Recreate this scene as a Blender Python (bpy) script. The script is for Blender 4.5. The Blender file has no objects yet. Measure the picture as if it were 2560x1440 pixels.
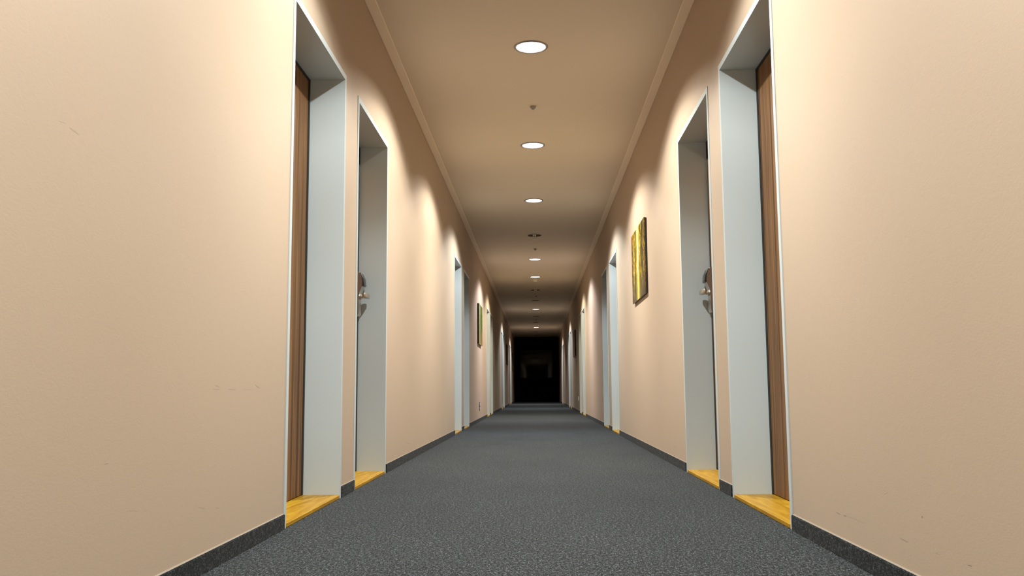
import bpy, bmesh, math, random
from mathutils import Vector, Matrix

# ------------------------------------------------------------------ camera, world, exposure
C = bpy.context.scene.collection
PI = math.pi
FPX, PITCH, YAW, ROLL, CX, CH = 2251.09, 0.1128, 0.0271, -0.0076, 0.0183, 0.5163
cd = bpy.data.cameras.new('camera'); cam = bpy.data.objects.new('camera', cd); C.objects.link(cam)
cd.sensor_fit = 'HORIZONTAL'; cd.sensor_width = 36.0; cd.lens = 36.0 * FPX / 2560.0
cd.clip_start = 0.02; cd.clip_end = 200
r0 = Vector((math.cos(YAW), math.sin(YAW), 0)); f0 = Vector((-math.sin(YAW), math.cos(YAW), 0))
fw = f0 * math.cos(PITCH) + Vector((0, 0, math.sin(PITCH)))
u0 = -f0 * math.sin(PITCH) + Vector((0, 0, math.cos(PITCH)))
rt = r0 * math.cos(ROLL) + u0 * math.sin(ROLL); up = -r0 * math.sin(ROLL) + u0 * math.cos(ROLL)
M = Matrix((rt, up, -fw)).transposed().to_4x4(); M.translation = Vector((CX, 0, CH))
cam.matrix_world = M
sc = bpy.context.scene; sc.camera = cam
w = bpy.data.worlds.new('world'); sc.world = w; w.use_nodes = True
w.node_tree.nodes['Background'].inputs[0].default_value = (0.0, 0.0, 0.0, 1)
w.node_tree.nodes['Background'].inputs[1].default_value = 0.0
sc.view_settings.view_transform = 'Standard'; sc.view_settings.look = 'None'
sc.view_settings.exposure = 0.0; sc.view_settings.gamma = 1.0; sc.view_settings.use_curve_mapping = False
try:
    sc.cycles.max_bounces = 14; sc.cycles.diffuse_bounces = 10; sc.cycles.sample_clamp_indirect = 6.0
    sc.cycles.caustics_reflective = False; sc.cycles.caustics_refractive = False
except Exception:
    pass

LAMP_POWER = 33.4
LAMP_COLOR = (1.0, 1.0, 0.935)

# ------------------------------------------------------------------ dimensions
HW = 0.95          # half width of the corridor
HC = 2.76          # ceiling
HCO = 2.739        # where the cornice meets the wall
TH = 2.10          # door opening
YB, YE = -8.0, 38.5
REV = 0.178        # depth of the door recess
DL = [(3.49, 4.43), (4.80, 5.735), (10.60, 11.50), (11.93, 12.82), (17.43, 18.36), (18.72, 19.65),
      (24.42, 25.35), (25.68, 26.61), (31.35, 32.28), (32.65, 33.58)]
DR = [(3.425, 4.385), (4.74, 5.72), (10.37, 11.34), (11.83, 12.74), (17.50, 18.45), (18.85, 19.85),
      (24.45, 25.40), (25.75, 26.70), (31.40, 32.35), (32.70, 33.65)]
BACK_DOORS = [(-3.6, -2.65), (-2.3, -1.35)]

# ------------------------------------------------------------------ materials
def new_mat(name):
    m = bpy.data.materials.new(name); m.use_nodes = True
    nt = m.node_tree; b = nt.nodes['Principled BSDF']
    return m, nt, b
def N(nt, t, **kw):
    n = nt.nodes.new(t)
    for k, v in kw.items(): setattr(n, k, v)
    return n
def ramp(nt, fac, stops):
    r = N(nt, 'ShaderNodeValToRGB'); e = r.color_ramp.elements
    while len(e) < len(stops): e.new(0.5)
    for i, (p, c) in enumerate(stops):
        e[i].position = p; e[i].color = (*c, 1) if len(c) == 3 else c
    nt.links.new(fac, r.inputs[0]); return r.outputs[0]
def coord(nt, scale=(1, 1, 1), kind='Object', loc=(0, 0, 0)):
    t = N(nt, 'ShaderNodeTexCoord'); mp = N(nt, 'ShaderNodeMapping')
    mp.inputs['Scale'].default_value = scale; mp.inputs['Location'].default_value = loc
    nt.links.new(t.outputs[kind], mp.inputs[0]); return mp.outputs[0]
def noise(nt, vec, scale, detail=2, rough=0.5, dist=0.0):
    n = N(nt, 'ShaderNodeTexNoise'); n.inputs['Scale'].default_value = scale; n.inputs['Detail'].default_value = detail
    n.inputs['Roughness'].default_value = rough; n.inputs['Distortion'].default_value = dist
    nt.links.new(vec, n.inputs['Vector']); return n.outputs['Fac']
def math_(nt, op, a, b=None, clamp=False):
    n = N(nt, 'ShaderNodeMath', operation=op); n.use_clamp = clamp
    for i, v in enumerate((a, b)):
        if v is None: continue
        if isinstance(v, (int, float)): n.inputs[i].default_value = v
        else: nt.links.new(v, n.inputs[i])
    return n.outputs[0]
def mix(nt, fac, a, b, mode='MIX'):
    n = N(nt, 'ShaderNodeMix', data_type='RGBA', blend_type=mode)
    for i, v in ((0, fac), (6, a), (7, b)):
        if isinstance(v, (int, float)): n.inputs[i].default_value = v
        elif isinstance(v, tuple): n.inputs[i].default_value = (*v, 1)
        else: nt.links.new(v, n.inputs[i])
    return n.outputs[2]
def bump(nt, b, h, strength, dist):
    n = N(nt, 'ShaderNodeBump'); n.inputs['Strength'].default_value = strength; n.inputs['Distance'].default_value = dist
    nt.links.new(h, n.inputs['Height']); nt.links.new(n.outputs[0], b.inputs['Normal'])
def simple(name, col, rough=0.5, metal=0.0, spec=0.5):
    m, nt, b = new_mat(name)
    b.inputs['Base Color'].default_value = (*col, 1); b.inputs['Roughness'].default_value = rough
    b.inputs['Metallic'].default_value = metal; b.inputs['Specular IOR Level'].default_value = spec
    v = coord(nt); n = noise(nt, v, 40, 3)
    nt.links.new(math_(nt, 'ADD', math_(nt, 'MULTIPLY', n, 0.1), rough - 0.05), b.inputs['Roughness'])
    return m

WALL_COL = (0.472, 0.377, 0.288)
def wall_material(name, col, scuffs=()):
    m, nt, b = new_mat(name)
    v = coord(nt)
    big = noise(nt, v, 1.1, 3)
    c = mix(nt, ramp(nt, big, [(0.35, (0, 0, 0)), (0.65, (1, 1, 1))]), tuple(x * 0.985 for x in col),
            (col[0] * 1.01, col[1] * 1.0, col[2] * 0.99))
    # scuffs and scratches: short line segments in the wall's own plane (y, z)
    sep = N(nt, 'ShaderNodeSeparateXYZ')
    wob = N(nt, 'ShaderNodeTexNoise'); wob.inputs['Scale'].default_value = 14
    nt.links.new(v, wob.inputs['Vector'])
    off = N(nt, 'ShaderNodeVectorMath', operation='MULTIPLY_ADD')
    nt.links.new(wob.outputs['Color'], off.inputs[0]); off.inputs[1].default_value = (0.01, 0.01, 0.01)
    nt.links.new(v, off.inputs[2]); nt.links.new(off.outputs[0], sep.inputs[0])
    total = None
    for (y0, z0, y1, z1, wd, st) in scuffs:
        y0 += .005; y1 += .005; z0 += .005; z1 += .005
        L = math.hypot(y1 - y0, z1 - z0); dy, dz = (y1 - y0) / L, (z1 - z0) / L
        a = math_(nt, 'SUBTRACT', sep.outputs[1], y0); d = math_(nt, 'SUBTRACT', sep.outputs[2], z0)
        t = math_(nt, 'ADD', math_(nt, 'MULTIPLY', a, dy), math_(nt, 'MULTIPLY', d, dz))
        s = math_(nt, 'SUBTRACT', math_(nt, 'MULTIPLY', a, dz), math_(nt, 'MULTIPLY', d, dy))
        tt = math_(nt, 'SUBTRACT', 1.0, math_(nt, 'POWER', math_(nt, 'ABSOLUTE', math_(nt, 'SUBTRACT', math_(nt, 'MULTIPLY', t, 2 / L), 1.0)), 4.0), True)
        ss = math_(nt, 'SUBTRACT', 1.0, math_(nt, 'DIVIDE', math_(nt, 'ABSOLUTE', s), wd), True)
        k = math_(nt, 'MULTIPLY', math_(nt, 'MULTIPLY', tt, ss), st)
        total = k if total is None else math_(nt, 'MAXIMUM', total, k)
    if total is not None:
        c = mix(nt, total, c, (0.16, 0.12, 0.09))
    nt.links.new(c, b.inputs['Base Color'])
    b.inputs['Roughness'].default_value = 0.62; b.inputs['Specular IOR Level'].default_value = 0.25
    fine = noise(nt, coord(nt, (1, 0.55, 1)), 210, 3, 0.55)
    med = noise(nt, v, 45, 2)
    h = math_(nt, 'ADD', math_(nt, 'MULTIPLY', fine, 0.7), math_(nt, 'MULTIPLY', med, 0.5))
    bump(nt, b, h, 0.16, 0.002)
    return m
LSC = [(1.755, 1.067, 1.785, 1.071, .0012, .4), (1.797, 1.066, 1.84, 1.063, .0016, .6), (3.08, .539, 3.139, .530, .0022, .65), (2.698, .535, 2.736, .530, .0018, .5),
       (2.672, .524, 2.74, .523, .0012, .4), (2.805, .526, 2.895, .524, .0016, .45), (2.947, .524, 3.059, .524, .0012, .35), (2.015, .356, 2.037, .357, .0015, .5),
       (2.589, .190, 2.652, .179, .0012, .5), (2.735, .172, 2.763, .165, .0015, .6), (2.127, .242, 2.209, .229, .0012, .35), (6.48, .114, 6.677, .111, .0018, .4),
       (6.696, .133, 6.908, .115, .0022, .6)]
RSC = [(2.869, .128, 2.907, .128, .0018, .85), (2.808, .128, 2.844, .127, .0020, .85), (2.641, .131, 2.808, .128, .0009, .5), (2.354, .128, 2.412, .127, .0015, .75),
       (2.173, .128, 2.202, .128, .0012, .5), (2.020, .130, 2.043, .130, .0020, .85), (2.259, .203, 2.267, .202, .0035, .9), (2.468, .239, 2.509, .227, .0012, .4),
       (6.19, .124, 6.334, .124, .002, .5)]
m_wall_l = wall_material('wall_paint_left', WALL_COL, LSC)
m_wall_r = wall_material('wall_paint_right', WALL_COL, RSC)
m_wall_b = wall_material('wall_paint', WALL_COL)

def ceiling_mat():
    m, nt, b = new_mat('ceiling_paint')
    v = coord(nt)
    sep = N(nt, 'ShaderNodeSeparateXYZ'); nt.links.new(v, sep.inputs[0])
    d = math_(nt, 'ABSOLUTE', math_(nt, 'SUBTRACT', sep.outputs[1], 9.95))
    k = math_(nt, 'LESS_THAN', d, 0.006)
    c = mix(nt, math_(nt, 'MULTIPLY', k, 0.22), (0.82, 0.73, 0.59), (0.48, 0.41, 0.33))
    nt.links.new(c, b.inputs['Base Color']); b.inputs['Roughness'].default_value = 0.6
    b.inputs['Specular IOR Level'].default_value = 0.3
    bump(nt, b, noise(nt, v, 160, 3), 0.1, 0.001)
    return m
m_ceil = ceiling_mat()
m_corn = simple('cornice_paint', (0.88, 0.76, 0.60), 0.5)
m_frame = simple('grey_frame_paint', (0.53, 0.61, 0.645), 0.34)
m_gap = simple('dark_rubber_seal', (0.012, 0.01, 0.009), 0.8)
m_caulk = simple('pale_sealant', (0.24, 0.20, 0.155), 0.5)
m_chrome = simple('brushed_metal', (0.50, 0.48, 0.44), 0.32, 1.0)
m_lockbody = simple('lock_housing_metal', (0.50, 0.48, 0.45), 0.35, 1.0)
m_lockside = simple('lock_side_reflection', (0.16, 0.095, 0.065), 0.5)  # reflection of the shadowed recess in the metal, painted as flat brown
m_black = simple('black_reader_plastic', (0.012, 0.012, 0.012), 0.25)
m_white = simple('white_plastic', (0.80, 0.79, 0.74), 0.35)
m_sensor = simple('sensor_grey', (0.30, 0.28, 0.25), 0.4)
m_dark = simple('end_wall_black', (0.004, 0.004, 0.004), 0.95, 0, 0.0)
m_darkframe = simple('dark_window_frame', (0.006, 0.006, 0.006), 0.8, 0, 0.1)

def carpet(name, bright=1.0):
    m, nt, b = new_mat(name)
    v = coord(nt, (1.0, 0.55, 1.0))
    n1 = noise(nt, v, 110, 4, 0.8)
    n2 = noise(nt, coord(nt, (1.1, 0.55, 1.0), loc=(3, 7, 1)), 240, 3, 0.8, 0.6)
    n3 = noise(nt, v, 1.6, 3, 0.6)
    f = math_(nt, 'ADD', math_(nt, 'MULTIPLY', n1, 0.42), math_(nt, 'MULTIPLY', n2, 0.58))
    c = ramp(nt, f, [(0.42, tuple(bright * x for x in (0.010, 0.012, 0.013))), (0.485, tuple(bright * x for x in (0.06, 0.07, 0.078))),
                     (0.535, tuple(bright * x for x in (0.20, 0.245, 0.285))), (0.60, tuple(bright * x for x in (0.85, 1.0, 1.12)))])
    c = mix(nt, 1.0, c, ramp(nt, n3, [(0.3, (0.88, 0.88, 0.90)), (0.7, (1.1, 1.1, 1.08))]), 'MULTIPLY')
    nt.links.new(c, b.inputs['Base Color'])
    b.inputs['Roughness'].default_value = 0.95; b.inputs['Specular IOR Level'].default_value = 0.1
    b.inputs['Sheen Weight'].default_value = 0.04; b.inputs['Sheen Roughness'].default_value = 0.5
    bump(nt, b, f, 0.8, 0.004)
    return m
m_carpet = carpet('speckled_grey_carpet', 0.185)
m_base = carpet('dark_carpet_skirting', 0.085)

def walnut():
    m, nt, b = new_mat('walnut_veneer')
    oi = N(nt, 'ShaderNodeObjectInfo')
    t = N(nt, 'ShaderNodeTexCoord'); add = N(nt, 'ShaderNodeVectorMath', operation='MULTIPLY_ADD')
    cmb = N(nt, 'ShaderNodeCombineXYZ'); nt.links.new(oi.outputs['Random'], cmb.inputs[1]); nt.links.new(oi.outputs['Random'], cmb.inputs[2])
    nt.links.new(cmb.outputs[0], add.inputs[0]); add.inputs[1].default_value = (0, 6, 3); nt.links.new(t.outputs['Object'], add.inputs[2])
    def mp(s):
        q = N(nt, 'ShaderNodeMapping'); q.inputs['Scale'].default_value = s; nt.links.new(add.outputs[0], q.inputs[0]); return q.outputs[0]
    a = noise(nt, mp((1, 22, 0.35)), 1.0, 3, 0.6, 0.6)
    g = noise(nt, mp((1, 260, 3.0)), 1.0, 3, 0.6)
    c = ramp(nt, a, [(0.30, (0.073, 0.034, 0.015)), (0.42, (0.146, 0.073, 0.028)), (0.50, (0.283, 0.149, 0.059)), (0.56, (0.162, 0.083, 0.038)), (0.66, (0.316, 0.172, 0.071))])
    c = mix(nt, 0.5, c, ramp(nt, g, [(0.3, (0.55, 0.55, 0.55)), (0.7, (1.2, 1.2, 1.2))]), 'MULTIPLY')
    nt.links.new(c, b.inputs['Base Color']); b.inputs['Roughness'].default_value = 0.5; b.inputs['Specular IOR Level'].default_value = 0.1
    bump(nt, b, g, 0.05, 0.001)
    return m
m_walnut = walnut()
def oak():
    m, nt, b = new_mat('golden_oak')
    a = noise(nt, coord(nt, (26, 2.2, 8)), 1.0, 4, 0.6, 1.2)
    g = noise(nt, coord(nt, (220, 9, 60)), 1.0, 3, 0.6)
    c = ramp(nt, a, [(0.3, (0.28, 0.14, 0.004)), (0.5, (0.40, 0.22, 0.009)), (0.7, (0.52, 0.33, 0.03))])
    c = mix(nt, 0.35, c, ramp(nt, g, [(0.3, (0.7, 0.65, 0.6)), (0.7, (1.1, 1.1, 1.1))]), 'MULTIPLY')
    nt.links.new(c, b.inputs['Base Color']); b.inputs['Roughness'].default_value = 0.4; b.inputs['Specular IOR Level'].default_value = 0.2
    return m
m_oak = oak()

def reflector_mat():
    m, nt, b = new_mat('lamp_reflector')
    b.inputs['Base Color'].default_value = (0.28, 0.25, 0.22, 1); b.inputs['Metallic'].default_value = 1.0
    v = coord(nt)
    nt.links.new(math_(nt, 'ADD', math_(nt, 'MULTIPLY', noise(nt, v, 30, 2), 0.06), 0.16), b.inputs['Roughness'])
    return m
m_refl = reflector_mat()
m_ring = simple('lamp_ring_grey', (0.30, 0.28, 0.26), 0.4, 0.6)
m_baffle = simple('lamp_blade_metal', (0.10, 0.09, 0.08), 0.4, 1.0)
def emis(name, col, s):
    m, nt, b = new_mat(name)
    b.inputs['Base Color'].default_value = (0.9, 0.9, 0.9, 1)
    b.inputs['Emission Color'].default_value = (*col, 1); b.inputs['Emission Strength'].default_value = s
    return m
m_lens = emis('glowing_lamp_glass', (1.0, 0.98, 0.96), 3.5)
m_bulb_off = simple('frosted_bulb_glass', (0.75, 0.74, 0.7), 0.3)

def glass():
    m, nt, b = new_mat('dark_window_glass')
    b.inputs['Base Color'].default_value = (0.95, 0.97, 0.97, 1); b.inputs['Roughness'].default_value = 0.02
    b.inputs['Transmission Weight'].default_value = 1.0; b.inputs['IOR'].default_value = 1.2
    bump(nt, b, noise(nt, coord(nt), 3, 2), 0.02, 0.01)
    return m
m_glass = glass()

def picture_mat(name, kind):
    # forest photograph on canvas; object space: y runs 0..W along the wall, z 0..H
    m, nt, b = new_mat(name)
    t = N(nt, 'ShaderNodeTexCoord'); sep = N(nt, 'ShaderNodeSeparateXYZ'); nt.links.new(t.outputs['Object'], sep.inputs[0])
    y, z = sep.outputs[1], sep.outputs[2]
    def mp(s, loc=(0, 0, 0)):
        q = N(nt, 'ShaderNodeMapping'); q.inputs['Scale'].default_value = s; q.inputs['Location'].default_value = loc
        nt.links.new(t.outputs['Object'], q.inputs[0]); return q.outputs[0]
    leaf = noise(nt, mp((1, 1, 1)), 26, 5, 0.75)
    trunk = noise(nt, mp((1, 14, 1.6), (0, 2.3, 0)), 1.0, 4, 0.7, 0.5)
    hue = noise(nt, mp((1, 5, 4), (5, 1, 2)), 1.0, 4, 0.7)
    if kind == 'yellow':
        base = ramp(nt, leaf, [(0.34, (0.05, 0.022, 0.004)), (0.46, (0.22, 0.15, 0.01)), (0.56, (0.62, 0.46, 0.03)), (0.68, (0.85, 0.80, 0.45))])
        dark = (0.035, 0.02, 0.008); low = (0.10, 0.085, 0.05); light = (0.98, 0.95, 0.70); cy = 0.52
    elif kind == 'green':
        base = ramp(nt, leaf, [(0.34, (0.02, 0.035, 0.008)), (0.48, (0.10, 0.17, 0.02)), (0.58, (0.32, 0.40, 0.06)), (0.70, (0.65, 0.66, 0.38))])
        dark = (0.01, 0.012, 0.006); low = (0.36, 0.20, 0.05); light = (0.62, 0.66, 0.66); cy = 0.22
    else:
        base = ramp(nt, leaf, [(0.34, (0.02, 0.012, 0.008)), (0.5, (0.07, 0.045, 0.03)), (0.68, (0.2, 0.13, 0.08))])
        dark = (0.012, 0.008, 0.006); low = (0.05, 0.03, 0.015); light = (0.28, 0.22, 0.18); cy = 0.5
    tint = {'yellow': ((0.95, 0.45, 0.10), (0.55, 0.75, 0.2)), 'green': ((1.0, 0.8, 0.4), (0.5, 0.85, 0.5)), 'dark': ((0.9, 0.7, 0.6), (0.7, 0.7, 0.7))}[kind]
    base = mix(nt, 1.0, base, ramp(nt, hue, [(0.36, tint[0]), (0.47, (1, 1, 1)), (0.54, (1, 1, 1)), (0.66, tint[1])]), 'MULTIPLY')
    c = mix(nt, ramp(nt, trunk, [(0.47, (0, 0, 0)), (0.55, (0.92, 0.92, 0.92))]), base, dark)
    lowf = math_(nt, 'SUBTRACT', 1.0, math_(nt, 'MULTIPLY', z, 3.4), True)
    lown = mix(nt, 0.6, low, ramp(nt, leaf, [(0.35, (0.03, 0.02, 0.01)), (0.65, (0.8, 0.65, 0.4))]), 'MULTIPLY')
    c = mix(nt, lowf, c, mix(nt, 0.5, low, lown))
    wob = math_(nt, 'MULTIPLY', math_(nt, 'SUBTRACT', noise(nt, mp((0, 0, 1)), 5, 3), 0.5), 0.16)
    d = math_(nt, 'ABSOLUTE', math_(nt, 'SUBTRACT', math_(nt, 'ADD', y, wob), cy))
    near = math_(nt, 'SUBTRACT', 1.0, math_(nt, 'MULTIPLY', math_(nt, 'ADD', y, math_(nt, 'MULTIPLY', wob, 1.5)), 3.2), True)
    if kind == 'yellow': c = mix(nt, math_(nt, 'MULTIPLY', near, math_(nt, 'SUBTRACT', 1.75, math_(nt, 'MULTIPLY', leaf, 2.2), True), True), c, dark)
    halo = math_(nt, 'SUBTRACT', 1.0, math_(nt, 'DIVIDE', d, 0.17), True)
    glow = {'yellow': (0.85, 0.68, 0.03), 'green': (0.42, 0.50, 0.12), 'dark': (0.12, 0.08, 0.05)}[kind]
    c = mix(nt, math_(nt, 'MULTIPLY', halo, math_(nt, 'MULTIPLY', leaf, 1.7), True), c, glow)
    wd = math_(nt, 'ADD', 0.03, math_(nt, 'MULTIPLY', z, 0.07))
    beam = math_(nt, 'SUBTRACT', 1.0, math_(nt, 'DIVIDE', d, wd), True)
    beam = math_(nt, 'MULTIPLY', beam, math_(nt, 'ADD', math_(nt, 'MULTIPLY', leaf, 1.8), 0.1), True)
    c = mix(nt, beam, c, light)
    nt.links.new(c, b.inputs['Base Color']); b.inputs['Roughness'].default_value = 0.3
    return m

# ------------------------------------------------------------------ mesh helpers
def tag(o, label=None, cat=None, group=None, kind=None):
    if label: o['label'] = label
    if cat: o['category'] = cat
    if group: o['group'] = group
    if kind: o['kind'] = kind
    return o
def obj(name, bm, mats, parent=None, smooth=False, loc=None):
    me = bpy.data.meshes.new(name); bmesh.ops.recalc_face_normals(bm, faces=bm.faces[:]); bm.to_mesh(me); bm.free()
    o = bpy.data.objects.new(name, me); C.objects.link(o)
    for m in (mats if isinstance(mats, (list, tuple)) else [mats]): me.materials.append(m)
    if smooth:
        for p in me.polygons: p.use_smooth = True
        try: me.set_sharp_from_angle(angle=math.radians(35))
        except Exception: pass
    if parent: o.parent = parent
    if loc: o.location = loc
    return o
def empty(name, loc, rz=0):
    o = bpy.data.objects.new(name, None); C.objects.link(o); o.location = loc; o.rotation_euler = (0, 0, rz); o.empty_display_size = 0.1
    return o
def box(bm, x0, x1, y0, y1, z0, z1, mi=0, bev=0.0):
    g = bmesh.ops.create_cube(bm, size=1.0)
    vs = g['verts']
    for v in vs:
        v.co = Vector(((x0 + x1) / 2 + v.co.x * (x1 - x0), (y0 + y1) / 2 + v.co.y * (y1 - y0), (z0 + z1) / 2 + v.co.z * (z1 - z0)))
    fs = list({f for v in vs for f in v.link_faces})
    for f in fs: f.material_index = mi
    if bev > 0:
        es = list({e for f in fs for e in f.edges})
        r = bmesh.ops.bevel(bm, geom=es, offset=bev, segments=2, profile=0.5, affect='EDGES')
        for f in r['faces']: f.material_index = mi
def lathe(bm, prof, seg=40, mi=0, cx=0, cy=0):
    rings = []
    for (r, z) in prof:
        if r < 1e-6: rings.append([bm.verts.new((cx, cy, z))])
        else: rings.append([bm.verts.new((cx + r * math.cos(2 * PI * i / seg), cy + r * math.sin(2 * PI * i / seg), z)) for i in range(seg)])
    for a, b_ in zip(rings, rings[1:]):
        for i in range(seg):
            j = (i + 1) % seg
            vs = [a[i % len(a)], a[j % len(a)], b_[j % len(b_)], b_[i % len(b_)]]
            u = []
            for v in vs:
                if v not in u: u.append(v)
            if len(u) >= 3:
                f = bm.faces.new(u); f.material_index = mi
def prism(bm, pts, axis, a0, a1, mi=0, bev=0.0):
    """Extrude a 2-D outline. axis 'x': pts are (y,z); 'y': pts are (x,z); 'z': pts are (x,y)."""
    def P(p, a):
        return {'x': (a, p[0], p[1]), 'y': (p[0], a, p[1]), 'z': (p[0], p[1], a)}[axis]
    A = [bm.verts.new(P(p, a0)) for p in pts]; B = [bm.verts.new(P(p, a1)) for p in pts]
    fs = [bm.faces.new(A), bm.faces.new(B[::-1])]
    n = len(pts)
    for i in range(n): fs.append(bm.faces.new([A[i], B[i], B[(i + 1) % n], A[(i + 1) % n]]))
    for f in fs: f.material_index = mi
    if bev > 0:
        es = list({e for f in fs for e in f.edges})
        r = bmesh.ops.bevel(bm, geom=es, offset=bev, segments=2, profile=0.5, affect='EDGES')
        for f in r['faces']: f.material_index = mi

# ------------------------------------------------------------------ floor, ceiling, walls
bm = bmesh.new(); box(bm, -1.6, 1.6, YB - .3, YE + .3, -0.12, 0.0)
tag(obj('floor', bm, m_carpet), 'speckled dark grey carpet running the whole length of the corridor', 'floor', kind='structure')

def wall(side, doors, name, mat, lab):
    s = side; pts = [(YB - .3, 0.0)]
    for a, b_ in sorted(doors):
        pts += [(a - .012, 0.0), (a - .012, TH + .012), (b_ + .012, TH + .012), (b_ + .012, 0.0)]
    pts += [(YE + .3, 0.0), (YE + .3, HC + .1), (YB - .3, HC + .1)]
    bm = bmesh.new(); prism(bm, pts, 'x', s * HW, s * (HW + .30))
    return tag(obj(name, bm, mat), lab, 'wall', kind='structure')
wall(-1, DL + BACK_DOORS, 'wall_left', m_wall_l, 'peach painted textured wall on the left with paired door openings')
wall(1, DR + BACK_DOORS, 'wall_right', m_wall_r, 'peach painted textured wall on the right with paired door openings')

KS = list(range(-2, 15))
LY = {k: (5.66 + 2.411 * (k - 2)) * 1.0095 for k in KS}
for k, y in {2: 5.66, 3: 8.038, 4: 10.454, 5: 12.863, 6: 15.272, 7: 17.689, 8: 20.063, 9: 22.424, 10: 24.899, 11: 27.29, 12: 29.734, 13: 32.189, 14: 34.573}.items(): LY[k] = y * 1.0095
LY[15] = 37.0 * 1.0095
LIT = {-2, 0, 1, 2, 3, 4, 6, 7, 10, 13}
RO = 0.100
def ceiling():
    bm = bmesh.new(); X = 1.25; seg = 48
    ys = YB - .3
    for k in sorted(LY):
        yc = LY[k]; h = 0.16
        for (xa, xb, ya, yb) in ((-X, X, ys, yc - h), (-X, -h, yc - h, yc + h), (h, X, yc - h, yc + h)):
            bm.faces.new([bm.verts.new(p) for p in ((xa, ya, HC), (xb, ya, HC), (xb, yb, HC), (xa, yb, HC))])
        inner, outer = [], []
        for i in range(seg):
            t = 2 * PI * (i + .5) / seg; c, s_ = math.cos(t), math.sin(t); q = h / max(abs(c), abs(s_))
            inner.append(bm.verts.new((RO * c, yc + RO * s_, HC)))
            outer.append((q * c, yc + q * s_))
        ov = [bm.verts.new((x, y, HC)) for x, y in outer]
        for i in range(seg):
            j = (i + 1) % seg
            bm.faces.new([inner[i], inner[j], ov[j], ov[i]])
            a, b_ = outer[i], outer[j]
            if abs(abs(a[0]) - h) < 1e-9 and abs(abs(b_[1] - yc) - h) < 1e-9 or abs(abs(b_[0]) - h) < 1e-9 and abs(abs(a[1] - yc) - h) < 1e-9:
                cxn = math.copysign(h, a[0] if abs(a[0]) > abs(b_[0]) - 1e-9 else b_[0])
                cyn = yc + math.copysign(h, (a[1] + b_[1]) / 2 - yc)
                bm.faces.new([ov[i], ov[j], bm.verts.new((cxn, cyn, HC))])
        ys = yc + h
    bm.faces.new([bm.verts.new(p) for p in ((-X, ys, HC), (X, ys, HC), (X, YE + .3, HC), (-X, YE + .3, HC))])
    bmesh.ops.remove_doubles(bm, verts=bm.verts[:], dist=1e-5)
    # slab above the plasterboard so the ceiling has thickness
    box(bm, -X, X, YB - .3, YE + .3, HC + .18, HC + .26)
    o = obj('ceiling', bm, m_ceil)
    for p in o.data.polygons:
        if abs(p.center.z - HC) < 1e-4 and p.normal.z > 0: p.flip()
    return o
tag(ceiling(), 'plain matt beige ceiling with a central row of recessed lights', 'ceiling', kind='structure')

for n, (s, nm) in enumerate(((-1, 'left'), (1, 'right'))):
    bm = bmesh.new()
    prism(bm, [(s * (HW + .002), HCO), (s * (HW - .006), HCO - .002), (s * 0.893, HC - .004), (s * 0.889, HC + .001), (s * (HW + .002), HC + .001)], 'y', YB, YE)
    tag(obj('trim_%d' % (n + 1), bm, m_corn), 'pale sloping cornice strip where the ceiling meets the %s wall' % nm, 'cornice', kind='structure')

def baseboard(s, doors, name, lab):
    bm = bmesh.new(); y = YB
    ds = sorted(doors) + [(YE + .034, 0)]
    for a, b_ in ds:
        e = a - .034
        prism(bm, [(s * (HW + .001), 0.001), (s * (HW - .009), 0.001), (s * (HW - .009), .052), (s * (HW - .007), .055), (s * (HW + .001), .055)], 'y', y, e, 0)
        prism(bm, [(s * (HW + .001), 0.0552), (s * (HW - .004), .0552), (s * (HW - .001), .0585), (s * (HW + .001), .0585)], 'y', y, e, 1)
        y = b_ + .034
    return tag(obj(name, bm, [m_base, m_caulk]), lab, 'baseboard', kind='structure')
baseboard(-1, DL + BACK_DOORS, 'baseboard_left', 'dark speckled carpet skirting along the foot of the left wall')
baseboard(1, DR + BACK_DOORS, 'baseboard_right', 'dark speckled carpet skirting along the foot of the right wall')

# ends of the corridor
bm = bmesh.new()
WX, WZ0, WZ1 = 0.70, 1.01, 2.20
for (xa, xb, za, zb) in ((-1.25, -WX, 0, HC + .1), (WX, 1.25, 0, HC + .1), (-WX, WX, 0, WZ0), (-WX, WX, WZ1, HC + .1)):
    box(bm, xa, xb, YE, YE + .2, za, zb)
tag(obj('wall_end', bm, m_dark), 'black unlit wall closing the far end of the corridor', 'wall', kind='structure')
bm = bmesh.new(); box(bm, -1.25, 1.25, YB - .2, YB, 0, HC + .1)
tag(obj('wall_back', bm, m_wall_b), 'peach painted wall closing the corridor behind the viewpoint', 'wall', kind='structure')
win = empty('window_1', (0, YE, WZ0)); tag(win, 'dark night window in the black far end wall, faintly reflecting the lamps', 'window', kind='structure')
H = WZ1 - WZ0
bm = bmesh.new()
for (xa, xb, za, zb) in ((-WX, -WX + .012, 0, H), (WX - .012, WX, 0, H), (-WX, WX, 0, .012), (-WX, WX, H - .012, H)):
    box(bm, xa, xb, .02, .08, za, zb)
obj('window_frame', bm, m_darkframe, win)
bm = bmesh.new(); box(bm, -WX + .012, WX - .012, .035, .041, .012, H - .012)
obj('window_pane', bm, m_glass, win)
bm = bmesh.new(); box(bm, -1.3, 1.3, YE + .6, YE + .65, 0, 3)  # added black sheet standing for the dark outside the window
tag(obj('dark_backing', bm, m_dark), 'black backing sheet added for the darkness seen through the end window', 'wall', kind='structure')

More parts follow.
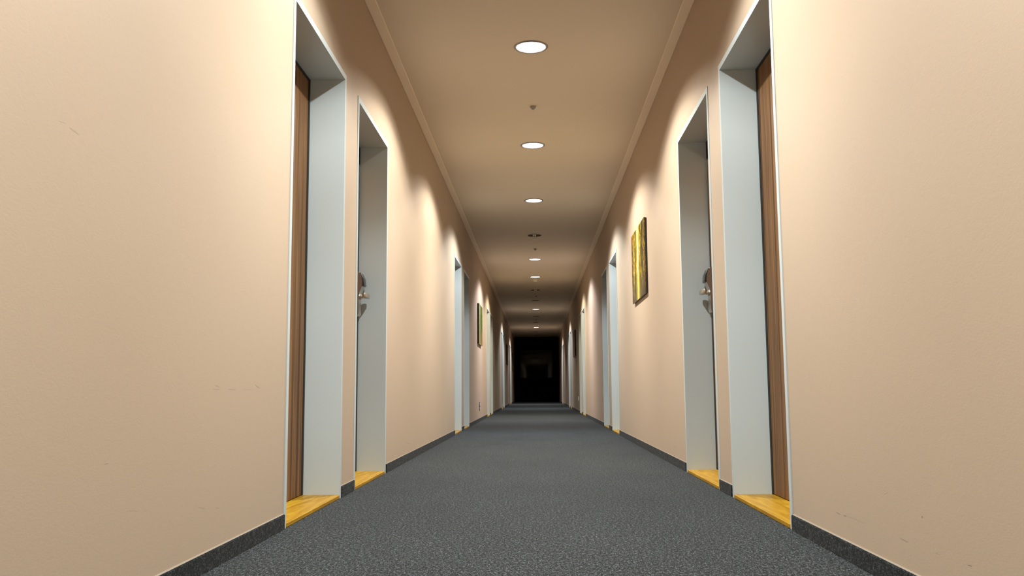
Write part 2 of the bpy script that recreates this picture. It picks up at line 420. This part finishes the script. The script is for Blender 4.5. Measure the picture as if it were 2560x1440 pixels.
# ------------------------------------------------------------------ doors
def make_lock(parent, lockside):
    """Electronic card lock in the door's own space: x points into the corridor from the leaf face (x=0)."""
    h = -1 * lockside    # lever points towards the hinges
    bm = bmesh.new()
    prof = [(0.0, 1.270), (0.022, 1.268), (0.036, 1.255), (0.047, 1.22), (0.051, 1.185), (0.048, 1.170), (0.032, 1.130), (0.030, 1.115),
            (0.028, 1.09), (0.028, 1.000), (0.022, 0.988), (0.0, 0.986)]
    prism(bm, prof, 'y', -.044, .044, 0)
    bmesh.ops.recalc_face_normals(bm, faces=bm.faces[:])
    for f in bm.faces:
        if abs(f.normal.y) > .9: f.material_index = 1  # side faces take the painted reflection colour
    body = obj('lock_housing', bm, [m_lockbody, m_lockside], parent)
    bm = bmesh.new()
    prism(bm, [(0.032, 1.262), (0.042, 1.258), (0.057, 1.224), (0.062, 1.180), (0.053, 1.174), (0.046, 1.19)], 'y', -.039, .039, 0, 0.002)
    tag(obj('card_reader', bm, m_black, body, smooth=True), 'black glossy card slot')
    # lever: round neck, then a flattened bar
    bm = bmesh.new()
    lathe(bm, [(0.0, 0.0), (.019, 0.0), (.019, .010), (.0125, .014), (.011, .030), (.011, .052), (0.0, .052)], 24)
    R = Matrix.Rotation(PI / 2, 4, 'Y'); bmesh.ops.transform(bm, matrix=Matrix.Translation((.026, 0, 1.112)) @ R, verts=bm.verts[:])
    pts = [(.062, -.012), (.086, -.012), (.091, -.004), (.090, .06), (.085, .100), (.079, .106), (.066, .104), (.060, .095), (.062, .012)]
    prism(bm, [(x, h * y) for x, y in pts], 'z', 1.098, 1.126, 0, 0.004)
    tag(obj('door_handle', bm, m_chrome, body, smooth=True), 'polished metal lever')
    return body

def make_door(name, width, lock_end, lock=True):
    """x: into the corridor, wall face at x=0; y: 0..width; z up."""
    r = empty(name, (0, 0, 0))
    W = width
    bm = bmesh.new()                                    # steel frame: flange on the wall + lining of the recess
    F, T = .030, .004
    D = -(REV + .045)
    t = .010
    # U-shaped flange
    outer = [(-F, 0), (-F, TH + F), (W + F, TH + F), (W + F, 0), (W, 0), (W, TH), (0, TH), (0, 0)]
    prism(bm, outer, 'x', .0002, T, 0)
    for (ya, yb, za, zb) in ((-t, 0, 0, TH + t), (W, W + t, 0, TH + t), (0, W, TH, TH + t)):
        box(bm, D, .0002, ya, yb, za, zb)
    # stop behind the leaf
    for (ya, yb, za, zb) in ((0, .02, 0, TH), (W - .02, W, 0, TH), (.02, W - .02, TH - .02, TH)):
        box(bm, D, -(REV + .026), ya, yb, za, zb)
    obj('door_frame', bm, m_frame, r)
    bm = bmesh.new()                                    # dark rubber seal in the joint round the leaf
    for (ya, yb, za, zb) in ((.0005, .027, .018, TH - .0005), (W - .027, W - .0005, .018, TH - .0005), (.027, W - .027, TH - .014, TH - .0005)):
        box(bm, -(REV + .024), -(REV - .003), ya, yb, za, zb)
    obj('door_seal', bm, m_gap, r)
    bm = bmesh.new(); box(bm, -(REV + .022), -REV, .0275, W - .0275, .020, TH - .0145, 0, .001)
    tag(obj('door_leaf', bm, m_walnut, r), 'dark walnut veneer door leaf')
    bm = bmesh.new()                                    # oak threshold with rounded front corners
    x1 = .006; q = .012
    pts = [(-(REV + .02), .0008), (x1 - q, .0008), (x1 - .003, .004), (x1, q + .001), (x1, W - q - .001), (x1 - .003, W - .004), (x1 - q, W - .0008), (-(REV + .02), W - .0008)]
    prism(bm, pts, 'z', 0.0005, .017, 0, .002)
    tag(obj('threshold', bm, m_oak, r), 'golden oak sill board')
    if lock:
        e = W - .085 if lock_end > 0 else .085
        ml = empty('door_lock', (-REV, e, 0)); ml.parent = r
        make_lock_into(ml, lock_end)
    return r
def make_lock_into(ml, lock_end):
    make_lock(ml, lock_end)

# the lock is a part (housing) with reader and lever as its sub-parts: build flat, without an extra level
def make_lock_into(ml, lock_end):
    r = ml.parent; loc = ml.location.copy()
    bpy.data.objects.remove(ml)
    b_ = make_lock(r, lock_end); b_.location = loc; b_.name = 'door_lock'

ORD = ['first', 'second', 'third', 'fourth', 'fifth', 'sixth', 'seventh', 'eighth', 'ninth', 'tenth']
num = 0
for s, doors, side in ((-1, DL, 'left'), (1, DR, 'right')):
    for i, (a, b_) in enumerate(doors):
        num += 1
        # mirrored on the right wall: local +y runs towards the camera there
        le = 1 if i % 2 == 1 else -1           # lock on the far edge of every second door, near edge of the others
        if s < 0:
            o = make_door('door_%d' % num, b_ - a, le); o.location = (-HW, a, 0)
        else:
            o = make_door('door_%d' % num, b_ - a, -le); o.location = (HW, b_, 0); o.rotation_euler = (0, 0, PI)
        if i == 0: lab = 'walnut door in a grey frame, nearest on the %s wall, brown leaf showing' % side
        elif i == 1: lab = 'grey framed door, second on the %s wall, with card lock and lever visible' % side
        else: lab = 'recessed door in a grey frame with oak sill, %s along the %s wall' % (ORD[i], side)
        tag(o, lab, 'door', 'guest room doors along the corridor', 'structure')
for s, side in ((-1, 'left'), (1, 'right')):
    for i, (a, b_) in enumerate(BACK_DOORS):
        num += 1
        o = make_door('door_%d' % num, b_ - a, 1)
        if s < 0: o.location = (-HW, a, 0)
        else: o.location = (HW, b_, 0); o.rotation_euler = (0, 0, PI)
        tag(o, 'recessed door on the %s wall behind the viewpoint, %s of the pair' % (side, ('farther', 'nearer')[i]), 'door', 'guest room doors along the corridor', 'structure')

# ------------------------------------------------------------------ ceiling lights
def lamp_data(col):
    ld = bpy.data.lights.new('downlight_beam', 'SPOT')
    ld.energy = LAMP_POWER * 4 * PI; ld.color = col; ld.shadow_soft_size = 0.03
    ld.spot_size = math.radians(170); ld.spot_blend = 0.05
    ld.use_nodes = True; nt = ld.node_tree
    em = next(n for n in nt.nodes if n.type == 'EMISSION')
    t = N(nt, 'ShaderNodeTexCoord'); sep = N(nt, 'ShaderNodeSeparateXYZ'); nt.links.new(t.outputs['Normal'], sep.inputs[0])
    cz = math_(nt, 'ABSOLUTE', sep.outputs[2])           # cosine from straight down
    r = N(nt, 'ShaderNodeValToRGB'); e = r.color_ramp.elements
    curve = [(0.0, 0.0), (0.31, 0.0), (0.375, 0.07), (0.44, 0.28), (0.53, 0.43), (0.64, 0.46), (0.80, 0.62), (1.0, 1.0)]
    while len(e) < len(curve): e.new(0.5)
    for i, (p, v) in enumerate(curve): e[i].position = p; e[i].color = (v, v, v, 1)
    nt.links.new(cz, r.inputs[0]); nt.links.new(r.outputs[0], em.inputs['Strength'])
    return ld
# the tubes are not all the same white: some are warmer, some cooler
TINT = {2: (1.0, 0.965, 0.87), 3: (1.0, 0.955, 0.86), 4: (0.95, 1.0, 0.99), 6: (1.0, 0.965, 1.02), 7: (1.0, 0.94, 0.74), 10: (0.96, 0.98, 0.98), 13: (1.0, 0.97, 0.94)}
def make_lamp(lit):
    r = empty('ceiling_downlight', (0, 0, 0))
    bm = bmesh.new()
    lathe(bm, [(.0985, .002), (.0985, -.004), (.1005, -.0065), (.108, -.0055), (.1135, -.001), (.1135, .0), (.0985, .002)], 48)
    obj('trim_ring', bm, m_ring, r, smooth=True)
    bm = bmesh.new()
    lathe(bm, [(.0975, .000), (.094, .02), (.085, .05), (.070, .08), (.050, .10), (0.0, .105)], 48)
    obj('reflector', bm, m_refl, r, smooth=True)
    bm = bmesh.new()
    if lit:
        lathe(bm, [(0.0, -.0075), (.05, -.007), (.085, -.0055), (.0955, -.002), (.0955, .004), (0.0, .004)], 48)
        obj('glowing_cover', bm, m_lens, r, smooth=True)
    else:
        for a in (0, PI / 2):
            b2 = bmesh.new(); box(b2, -.078, .078, -.0012, .0012, .030, .046)
            bmesh.ops.rotate(b2, verts=b2.verts[:], cent=(0, 0, 0), matrix=Matrix.Rotation(a + PI / 4, 3, 'Z'))
            obj('louvre_blade', b2, m_baffle, r)
        for x in (-.048, 0.0, .048):
            b2 = bmesh.new(); lathe(b2, [(0.0, .006), (.007, .008), (.010, .014), (.010, .070), (0.0, .070)], 20, cx=x)
            obj('bulb', b2, m_bulb_off, r, smooth=True)
        bm.free()
    return r
def copy_tree(o, parent=None):
    c = o.copy(); C.objects.link(c)
    if parent: c.parent = parent
    for ch in list(o.children):
        if ch.type != 'LIGHT': copy_tree(ch, c)
    return c
LAB = {1: 'lit round ceiling downlight just above the nearest pair of doors', 2: 'lit round ceiling downlight, the largest and nearest in view',
       3: 'lit round ceiling downlight, second largest in the row', 4: 'lit round ceiling downlight, third in the row, just past the ceiling joint',
       5: 'unlit dark round downlight between the third and fourth lit lamps', 6: 'lit round ceiling downlight, fourth of the lit lamps',
       7: 'lit round ceiling downlight, fifth of the lit lamps, in front of the smoke detector',
       8: 'unlit dark downlight first beyond the smoke detector', 9: 'unlit dark downlight second beyond the smoke detector',
       10: 'lit small ceiling downlight, sixth of the lit lamps', 11: 'unlit small downlight just beyond the sixth lit lamp',
       12: 'unlit small downlight just before the farthest lit lamp', 13: 'lit small ceiling downlight, farthest of the lit lamps',
       14: 'unlit tiny downlight just beyond the farthest lit lamp', 15: 'unlit tiny downlight closest to the black end wall',
       0: 'lit ceiling downlight directly above the viewpoint', -1: 'unlit ceiling downlight first behind the viewpoint', -2: 'lit ceiling downlight behind the viewpoint'}
protos = {}
for k in sorted(LY, key=lambda q: abs(q - 2)):
    lit = k in LIT
    if lit not in protos: protos[lit] = o = make_lamp(lit)
    else: o = copy_tree(protos[lit])
    o.location = (0.0, LY[k], HC)
    if lit:
        l = bpy.data.objects.new('lamp_light', lamp_data(TINT.get(k, LAMP_COLOR))); C.objects.link(l); l.parent = o; l.location = (0, 0, -.040)
    tag(o, LAB[k], 'ceiling light', 'recessed downlights along the ceiling')

# ------------------------------------------------------------------ ceiling sensors and smoke detector
def make_sensor():
    r = empty('ceiling_sensor', (0, 0, 0))
    bm = bmesh.new(); lathe(bm, [(0, 0), (.041, 0), (.041, -.002), (.037, -.005), (.026, -.006), (.024, -.004), (0, -.004)], 36)
    obj('mounting_plate', bm, m_ceil, r, smooth=True)
    bm = bmesh.new(); lathe(bm, [(.024, -.004), (.0245, -.010), (.021, -.018), (.012, -.029), (.005, -.033), (0, -.034)], 32)
    obj('sensor_head', bm, m_sensor, r, smooth=True)
    return r
sp = None
for y, lab in ((6.883, 'small grey cone sensor on the ceiling between the two nearest lamps in view'), (14.087, 'small grey cone sensor just beyond the nearest unlit downlight'),
               (21.30, 'tiny grey cone sensor between the two unlit downlights beyond the smoke detector'), (28.5, 'tiny grey cone sensor far down the ceiling before the last lit lamp')):
    if sp is None: o = sp = make_sensor()
    else: o = copy_tree(sp)
    o.location = (.008, y * 1.0095, HC); tag(o, lab, 'sensor', 'cone sensors along the ceiling')
sd = empty('smoke_detector', (0, 18.28, HC)); tag(sd, 'cream domed smoke detector hanging below the ceiling beyond the fifth lit lamp', 'smoke detector')
bm = bmesh.new(); lathe(bm, [(0, 0), (.052, 0), (.052, -.012), (.048, -.016), (0, -.016)], 36); obj('detector_base', bm, m_white, sd, smooth=True)
bm = bmesh.new(); lathe(bm, [(.044, -.016), (.044, -.024), (.047, -.028), (.042, -.044), (.028, -.053), (0, -.055)], 36); obj('detector_head', bm, m_white, sd, smooth=True)

# ------------------------------------------------------------------ canvas pictures
def picture(s, y0, y1, z0, z1, th, kind, lab):
    r = empty('canvas_picture', (s * HW, y0, z0)); W, Hh = y1 - y0, z1 - z0
    tag(r, lab, 'picture', 'forest photographs on the corridor walls')
    bm = bmesh.new(); xa, xb = sorted((-s * .001, -s * (th - .003)))
    box(bm, xa, xb, .004, W - .004, .004, Hh - .004)
    obj('stretcher_frame', bm, m_black, r)
    bm = bmesh.new(); xa, xb = sorted((-s * (th - .006), -s * th)); box(bm, xa, xb, 0, W, 0, Hh, 0, .0015)
    pm = picture_mat('forest_canvas', kind)
    obj('printed_canvas', bm, pm, r)
    return r
picture(1, 7.48, 8.50, 1.312, 1.955, .022, 'yellow', 'canvas photograph of a golden autumn forest on the right wall, nearest picture')
picture(-1, 14.62, 15.56, 1.27, 1.935, .030, 'green', 'canvas photograph of green woodland and brown path on the left wall')
picture(1, 21.50, 22.55, 1.31, 1.94, .030, 'dark', 'dark canvas picture in the unlit stretch of the right wall')
picture(-1, 28.35, 29.35, 1.31, 1.95, .030, 'dark', 'dark canvas picture in the unlit stretch of the left wall')
picture(-1, 34.9, 35.9, 1.31, 1.95, .030, 'green', 'small green canvas picture on the left wall nearest the black end')

# ------------------------------------------------------------------ wall sockets
def socket(s, y, z0, z1, wd, name, lab, rim):
    r = empty(name, (s * HW, y, (z0 + z1) / 2)); tag(r, lab, 'socket')
    hh = (z1 - z0) / 2
    bm = bmesh.new(); xa, xb = sorted((0, -s * .008)); box(bm, xa, xb, -wd / 2, wd / 2, -hh, hh, 0, .002)
    obj('socket_plate', bm, rim, r)
    for zc in ((-hh / 2, hh / 2)):
        bm = bmesh.new(); xa, xb = sorted((-s * .006, -s * .0095)); box(bm, xa, xb, -wd * .33, wd * .33, zc - hh * .36, zc + hh * .36, 0, .001)
        obj('socket_insert', bm, m_white, r)
    return r
socket(-1, 15.12, .185, .315, .13, 'wall_socket', 'dark rimmed electric socket low on the left wall below the picture', m_black)
socket(1, 20.62, .262, .36, .10, 'wall_socket', 'small white electric socket low on the right wall beside the sixth door', m_white)
